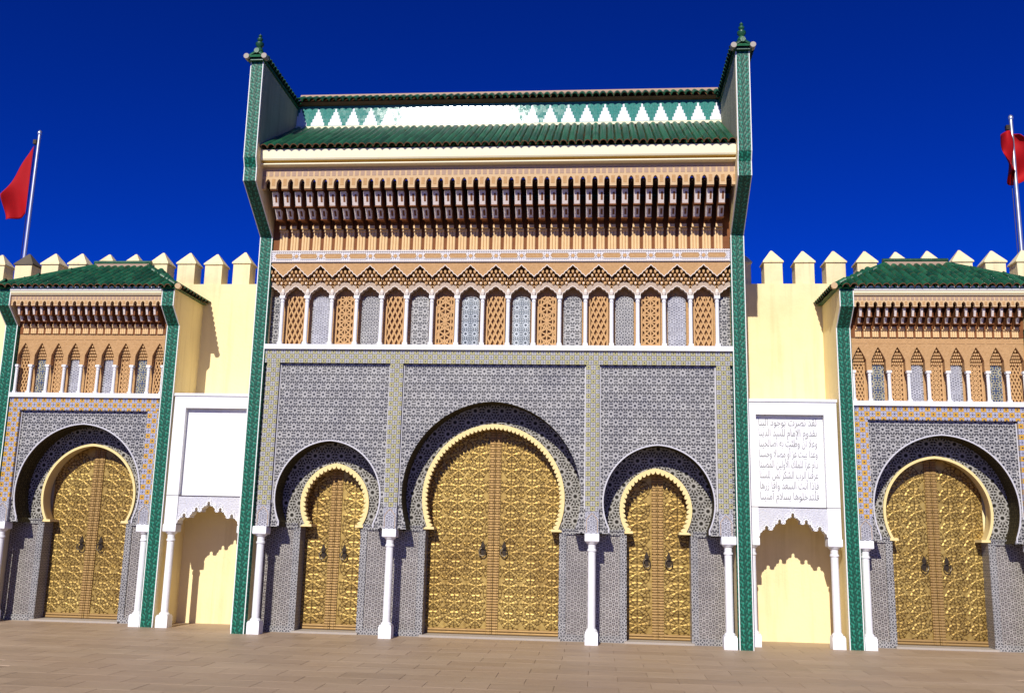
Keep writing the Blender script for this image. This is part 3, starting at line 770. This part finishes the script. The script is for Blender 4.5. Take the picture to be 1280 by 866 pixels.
# frieze and ridge
fz = MB(); ty = .055
fz.add([(-SI, YF, ZF-.02), (SI, YF, ZF-.02), (SI, YF+ty, ZF+.60), (-SI, YF+ty, ZF+.60), (-SI, YF+.4, ZF-.02), (SI, YF+.4, ZF-.02), (SI, YF+.4, ZF+.60), (-SI, YF+.4, ZF+.60)],
       [(0, 1, 2, 3), (4, 0, 3, 7), (1, 5, 6, 2), (3, 2, 6, 7), (5, 4, 7, 6)], 0, [(-SI, -.02+.03), (SI, -.02+.03), (SI, .63), (-SI, .63)]*2)
fz.build('frieze', 'frieze_tile', G)
q = MB(); q.box(-SI, SI, YF-.03, YF-.001, ZF-.03, ZF+.035); q.build('frieze_foot', 'cream_moulding', G)
rd = MB(); rd.yzprism([(YF-.012, ZF+.601), (YF-.10, ZF+.640), (YF+.276, ZF+.885), (YF+.42, ZF+.885), (YF+.42, ZF+.601)], -SI, SI); ridge = rd.build('ridge', 'terracotta', G)
rt = tile_mesh(.172, .5, 'ridge_tile', rim='green_glazed_tile')
for x in xs: ob('ridge_tile', rt, ridge, (x, YF-.15, ZF+.64), (.55, 0, random.uniform(-.02, .02)))
rc = MB(); rc.tube([(-SI, YF+.28, ZF+.93), (SI, YF+.28, ZF+.93)], .075, 10); rc.build('ridge_cap', 'fascia_ornament', ridge, True)
# coping and finials on the wings
cpm = tile_mesh(.16, .30, 'coping_tile', rim='green_glazed_tile')
for s in (-1, 1):
    xc = s*(SI+HW)/2
    cp = MB(); cp.box(xc-.19, xc+.19, -1.45, YW+.6, 12.371, 12.42); co = cp.build('coping', 'green_glazed_tile', G)
    for k in range(21):
        for sg in (-1, 1):
            ob('coping_tile', cpm, co, (xc+sg*.235, -1.38+k*.16, 12.415), (0, 0, 0)).rotation_euler = (.62, 0, sg*pi/2)
    q = MB(); q.tube([(xc, -1.47, 12.60), (xc, YW+.6, 12.60)], .06, 8); q.build('coping_ridge', 'green_glazed_tile', co, True)
    em = MB()
    for sg in (-1, 1): em.tube([(xc+sg*.20, -1.53, 12.44), (xc+sg*.20, -1.36, 12.44)], .062, 12)
    em.build('coping_end', 'threshold_stone', co)
    hp = MB(); hp.add([(xc-.2, -1.5, 12.425), (xc+.2, -1.5, 12.425), (xc+.2, -1.1, 12.425), (xc-.2, -1.1, 12.425), (xc, -1.3, 12.68)], [(0, 1, 4), (1, 2, 4), (2, 3, 4), (3, 0, 4)]); hp.build('coping_hip', 'green_glazed_tile', co)
    fi = MB(); fi.lathe([(.03, 12.60), (.10, 12.64), (.085, 12.70), (.05, 12.74), (.095, 12.80), (.095, 12.85), (.035, 12.89), (.065, 12.93), (.065, 12.96), (.022, 12.99), (.042, 13.02), (.042, 13.04), (.010, 13.06), (.006, 13.08)], 14, xc, -1.30)
    fi.build('finial', 'green_glazed_tile', G, True)

# =================================================================== side gates (built once in local coordinates, then copied)
def side_gate(label):
    S = thing('side_gate', (-9.655, .715, 0), label, 'gate', 'smaller gates flanking the great gate')
    hi, ho = 1.846, 2.15
    AFOOT[S] = [1.33]
    gate_front(S, hi, [(0, 2.93, 1.50, .07, 2.34)], [(0, 2.86, 1.155, .07, 2.30)], [(0, 1.02)], 5.10, 5.10, [0], [-1.715, 1.715], 2.23, [-1.701, 1.701], 'border_side', 5.10, 1.8, (.055, .055))
    leaf(S, -1.07, -.002, 4.08, YD, -1, 1.72); leaf(S, .002, 1.07, 4.08, YD, 1, 1.72)
    q = MB(); q.box(-1.05, 1.05, YP-.12, YD+.07, -.012, .042); q.build('threshold', 'threshold_stone', S)
    MB().box(-hi, hi, YD+.08, YW-.715+.3, 0, 7.5).build('core_wall', 'ochre_plaster', S)
    MB().box(-hi, hi, YP+.001, YD+.079, 5.101, 7.3).build('upper_wall', 'stucco_orange', S)
    pf = [(0, 0), (0, 6.817), (-.417, 7.206), (-.417, 7.61)]
    for s in (-1, 1): wing(S, s, hi, ho, pf, 7.61, YW-.715, 6.8)
    MB().box(-hi, hi, -.02, YP, 5.1005, 5.205).build('ledge', 'marble', S)
    MB().box(-hi, hi, .30, YP+.0005, 5.2055, 6.62).build('arcade_back', 'stucco_orange', S)
    p = .415
    # bay with a small carved canopy in a deep pointed recess
    b = MB(); h = p/2; zc = 5.888; ow = .150
    op = [(-ow, zc), (-ow, 6.12), (-ow*.72, 6.22), (-ow*.35, 6.33), (0, 6.42), (ow*.35, 6.33), (ow*.72, 6.22), (ow, 6.12), (ow, zc)]
    b.prism([(-h, zc)]+op+[(h, zc), (h, 6.62), (-h, 6.62)], .10, .2995, 0)
    b.seg((-h+.02, 6.50), (h-.02, 6.50), .012, .092, .0995, 1)
    for r in range(5):
        z = 6.05+r*.068
        for k in range(-4, 5):
            x = k*.042+(.021 if r % 2 else 0)
            lim = ow if z < 6.1 else max(0, ow*(6.42-z)/.32)
            if abs(x) > lim-.012: continue
            b.prism([(x-.016, z+.010), (x, z-.02), (x+.016, z+.010), (x+.016, z+.038), (x-.016, z+.038)], .215-.02*r, .299, 1)
    bm = b.mesh('muqarnas_bay', ['stucco_orange', 'stucco_lattice'])
    for k in range(-4, 5):
        x = k*p; ob('muqarnas_bay', bm, S, (x, 0, 0))
        if k % 2 == 0: lattice(S, {0: 1, 2: 1, 4: 0}[abs(k)], x, .27, 5.21, 6.08, .245)
        else: tilepanel(S, 'zellige_blue' if abs(k) == 3 else 'zellige_fine', x, .28, 5.212, 6.06, .26)
    for k in range(10): column(S, -4.5*p+k*p if 0 < k < 9 else (-1.80 if k == 0 else 1.80), .105, 5.205, 5.886, .036, .085, .06, .10, .07, 'colonnette')
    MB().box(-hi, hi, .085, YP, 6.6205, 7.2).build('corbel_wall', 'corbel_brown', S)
    cornice(S, hi, 20, .085, -.37, 6.83, 6.63, 7.215, 7.455, 7.5, .6)
    moulding(S, hi, -.37, (7.457, 7.478, 7.50, 7.60), .4)
    # hipped roof
    yb = YW-.715-.05; ze, zr = 7.60, 8.52; ye = -.49; xe = ho+.12; xr = .66
    rb = MB(); rb.add([(-xe, ye, ze), (xe, ye, ze), (xr, yb, zr), (-xr, yb, zr), (-xe, yb, ze), (xe, yb, ze)], [(0, 1, 2, 3), (1, 5, 2), (4, 0, 3), (0, 4, 5, 1), (3, 2, 5, 4)])
    roof = rb.build('roof', 'green_glazed_tile', S)
    L = sqrt((yb-ye)**2+(zr-ze)**2)
    tm = tile_mesh(.168, .36); n = 27; xs = [-xe+.08+i*(2*xe-.16)/(n-1) for i in range(n)]
    tiled_slope(roof, xs, ye-.03, ze+.015, yb-.04, zr+.015, 8, tm, lambda x: L*min(1, (xe-abs(x))/(xe-xr))-.10)
    # the hip ends: rolls running up the side slopes
    for s in (-1, 1):
        ang = atan2(zr-ze, xe-xr)
        for j in range(10):
            y = ye+.10+j*.178; mlen = L*0+sqrt((zr-ze)**2+(xe-xr)**2)*min(1, (y-ye)/(yb-ye))
            for r in range(7):
                d = r*.28
                if d > mlen-.1: break
                o = ob('hip_tile', tm, roof, (s*(xe+.03-cos(ang)*d), y, ze+.015+sin(ang)*d)); o.rotation_euler = (ang+.03, 0, s*pi/2)
        q = MB(); q.tube([(s*xe, ye-.02, ze+.05), (s*xr, yb-.02, zr+.08)], .07, 8); q.build('hip_roll', 'green_glazed_tile', roof, True)
        q = MB(); q.tube([(s*(xe+.02), ye-.10, ze+.03), (s*(xe-.0), ye+.02, ze+.04)], .068, 12); q.build('hip_end', 'fascia_stucco', roof)
    q = MB(); q.box(-xr-.05, xr+.05, yb-.10, yb+.02, zr+.02, zr+.12); q.build('ridge_bed', 'fascia_ornament', roof)
    q = MB(); q.tube([(-xr-.08, yb-.03, zr+.15), (xr+.08, yb-.03, zr+.15)], .07, 8); q.build('ridge_cap', 'green_glazed_tile', roof, True)
    # white scalloped board under the eave tiles
    q = MB(); m_ = 26
    for i in range(m_):
        x = -hi+(i+.5)*2*hi/m_; q.prism([(x-hi/m_, 7.56), (x+hi/m_, 7.56), (x+hi/m_, 7.60), (x+hi/m_*.5, 7.645), (x, 7.66), (x-hi/m_*.5, 7.645), (x-hi/m_, 7.60)], -.462, -.4455)
    q.build('eave_board', 'white_plaster', S)
    return S
S1 = side_gate('smaller gate with single double-leaf brass door, next to the blank marble panel')
KIDS = {}
for o in bpy.data.objects:
    if o.parent: KIDS.setdefault(o.parent, []).append(o)
S2 = copy_tree(S1); S2.location = (9.655, .715, 0)
S2['label'] = 'smaller gate with single double-leaf brass door, next to the inscribed marble panel'

# =================================================================== marble fountain niches
def niche(label, x, inscribed):
    N = thing('marble_niche', (x, .72, 0), label, 'niche', 'white marble niches between the gates')
    hw = 1.0; ow = .72; D = YW-.72-.002; zc = 2.25; za = 2.885
    HP = [(0, 0), (20, 8), (30, 30), (30, 65), (65, 65), (80, 85), (108, 105), (110, 150), (150, 150), (150, 110), (165, 92), (180, 88), (195, 92), (210, 110), (210, 150), (245, 150), (255, 185), (278, 205), (282, 235), (325, 235), (325, 200), (342, 180), (358, 175), (375, 180), (390, 200), (390, 235), (415, 235), (430, 260), (455, 280), (465, 325)]
    k = ow/465; R = [(dx*k, 2.775-dz*k*1.02) for dx, dz in HP]
    arc = [(-a, b) for a, b in reversed(R)]+R[1:]
    b = MB(); b.prism([(-ow, zc)]+arc+[(ow, zc), (ow, za), (-ow, za)], .03, .30, 0, 1); b.build('lambrequin_arch', ['marble_carved', 'marble'], N)
    q = MB(); q.line([(a*1.0, b_+.012) for a, b_ in arc], .03, .012, .0295); q.build('arch_edging', 'marble', N)
    q = MB(); rows = [(a, b_) for a, b_ in arc]
    for off, wd in ((.055, .012), (.095, .010)):
        q.line([(a, min(b_+off, za-.01)) for a, b_ in arc if True], wd, .020, .0296)
    q.build('carved_scales', 'marble', N)
    for s in (-1, 1):
        q = MB(); q.box(*sorted((s*ow, s*hw)), 0, .36, zc, za); q.build('pier_block', 'marble', N)
        column(N, s*.86, .13, 0, zc-.001, .082, .27, .30, .30, .22)
    # framed slab above
    f = MB(); f.box(-hw, hw, 0, D, 4.885, 5.16)
    f.box(-hw, -ow-.004, 0, D, za+.012, 4.884); f.box(ow+.004, hw, 0, D, za+.012, 4.884)
    f.build('frame', 'marble', N)
    MB().box(-ow-.003, ow+.003, .13, D-.002, za+.012, 4.883).build('panel', 'marble', N)
    MB().box(-hw-.015, hw+.015, -.025, D, 5.163, 5.225).build('ledge', 'marble', N)
    MB().box(-hw+.01, hw-.01, .31, D, za-.10, za+.010).build('ceiling', 'ochre_plaster', N)
    MB().box(-hw+.012, hw-.012, .01, .32, za+.0004, za+.0116).build('joint_course', 'dark_recess', N)
    if inscribed:
        lines = ['لقد نصرت بوجود البنا', 'بقدوم الإمام للسد الدينا', 'وعلا أن وطئت به أصالحينا', 'وغدا بيت عز أو مصالا وحسنا', 'دام عزا للملك الأولين المصبنا', 'عرفنا الرب الشكر لمن للسنا', 'فإذا أنت السعد وافا زرها', 'فلتدخلوها بسلام آمنينا']
        for i, t in enumerate(lines):
            cu = bpy.data.curves.new('inscription', 'FONT'); cu.body = shape_arabic(t); cu.align_x = 'CENTER'; cu.size = .2; cu.extrude = .004; cu.resolution_u = 2
            tmp = bpy.data.objects.new('tmp', cu); COL.objects.link(tmp); bpy.context.view_layer.update()
            me = bpy.data.meshes.new_from_object(tmp.evaluated_get(bpy.context.evaluated_depsgraph_get())); bpy.data.objects.remove(tmp)
            me.materials.clear(); me.materials.append(MAT['engraving'])
            xs_ = [v.co.x for v in me.vertices]; wdt = max(xs_)-min(xs_); mid = (max(xs_)+min(xs_))/2; sx = 1.24/wdt
            for v in me.vertices: v.co.x = (v.co.x-mid)*sx; v.co.y *= 1.12
            tag(ob('inscription_line', me, N, (-.03, .1285, 4.655-i*.228), (pi/2, 0, 0)), kind='stuff')
    return N

def shape_arabic(s):
    # letters -> isolated, final, initial, medial presentation forms
    F = {}
    code = 0xFE80
    seq = [('ء', 1), ('آ', 2), ('أ', 2), ('ؤ', 2), ('إ', 2), ('ئ', 4), ('ا', 2), ('ب', 4), ('ة', 2), ('ت', 4), ('ث', 4), ('ج', 4), ('ح', 4), ('خ', 4), ('د', 2), ('ذ', 2), ('ر', 2), ('ز', 2), ('س', 4), ('ش', 4), ('ص', 4), ('ض', 4), ('ط', 4), ('ظ', 4), ('ع', 4), ('غ', 4), ('ف', 4), ('ق', 4), ('ك', 4), ('ل', 4), ('م', 4), ('ن', 4), ('ه', 4), ('و', 2), ('ى', 2), ('ي', 4)]
    for ch, n in seq: F[ch] = (code, n); code += n
    LA = {'آ': 0xFEF5, 'أ': 0xFEF7, 'إ': 0xFEF9, 'ا': 0xFEFB}
    out = []; joined = False; i = 0
    while i < len(s):
        c = s[i]
        if c not in F: out.append(c); joined = False; i += 1; continue
        if c == 'ل' and i+1 < len(s) and s[i+1] in LA:
            out.append(chr(LA[s[i+1]]+(1 if joined else 0))); joined = False; i += 2; continue
        base, n = F[c]; nxt = i+1 < len(s) and s[i+1] in F and F[s[i+1]][1] > 1
        if n == 4:
            k = (3 if nxt else 1) if joined else (2 if nxt else 0); joined = nxt
        elif n == 2: k = 1 if joined else 0; joined = False
        else: k = 0; joined = False
        out.append(chr(base+k)); i += 1
    return ''.join(reversed(out))

niche('white marble niche with a blank framed panel above its scalloped arch', -6.455, False)
niche('white marble niche with eight carved lines of Arabic script above its arch', 6.44, True)

# =================================================================== flagpoles and flags
def flagpole(x, y, ztop, label):
    t = thing('flagpole', (x, y, -.03), label, 'flagpole', 'flagpoles behind the wall')
    b = MB(); b.tube([(0, 0, 0), (0, 0, 4), (0, 0, ztop)], [.08, .07, .045], 12); b.build('pole', 'steel', t, True)
    b = MB(); b.lathe([(.055, ztop-.02), (.065, ztop+.02), (.05, ztop+.07), (.02, ztop+.10)], 12); b.build('truck', 'steel', t, True)
    b = MB(); b.box(-.14, -.055, -.05, .05, ztop-.30, ztop-.18); b.tube([(-.10, 0, ztop-.28), (-.10, -.02, 5)], .008, 5); b.build('halyard', 'bronze', t)
    return t
YFp = 3.0
flagpole(-13.03, YFp, 12.72, 'slender steel flagpole with the limp pointed red flag')
flagpole(12.56, YFp, 12.72, 'slender steel flagpole with the bunched red flag')

def flag_mesh(kind):
    b = MB(); nu, nv = 26, 22; vs = []; fs = []
    for i in range(nu+1):
        u = i/nu
        for j in range(nv+1):
            v = j/nv
            if kind == 0:      # hangs from the upper hoist corner, the fly end sagging low and to the left
                zt = -.02-1.45*u; zb = -1.95-.17*u
                x = -.03-.62*u+.08*u*v*v; z = zt+(zb-zt)*v
                y = -.10*sin(u*7+v*1.5)*u-.20*sin(v*3.1+u*2)*u+.10*sin(u*5)*v
            else:
                a = u*2.1*pi
                x = -.06-.40*sin(a*.62)*(.35+.65*sin(v*pi*.75+.3))+.46*u*sin(v*2.6)
                z = -.02-1.26*v*(1-.15*u)-.14*u-.06*sin(a+v*3)
                y = -.30*sin(a)*(.35+.65*v)-.12*sin(v*6+u*8)
            vs.append((x, y, z))
    for i in range(nu):
        for j in range(nv):
            q = i*(nv+1)+j; fs.append((q, q+1, q+nv+2, q+nv+1))
    b.add(vs, fs); me = b.mesh('flag', 'flag_red', True)
    return me
for k, (x, z, lab) in enumerate(((-13.09, 12.33, 'red flag hanging limp in a long pointed fold'), (12.56, 12.36, 'red flag bunched up around its pole'))):
    o = ob('flag', flag_mesh(k), None, (x, YFp-.06, z)); tag(o, lab, 'flag', 'red flags over the wall')
    md = o.modifiers.new('thickness', 'SOLIDIFY'); md.thickness = .006
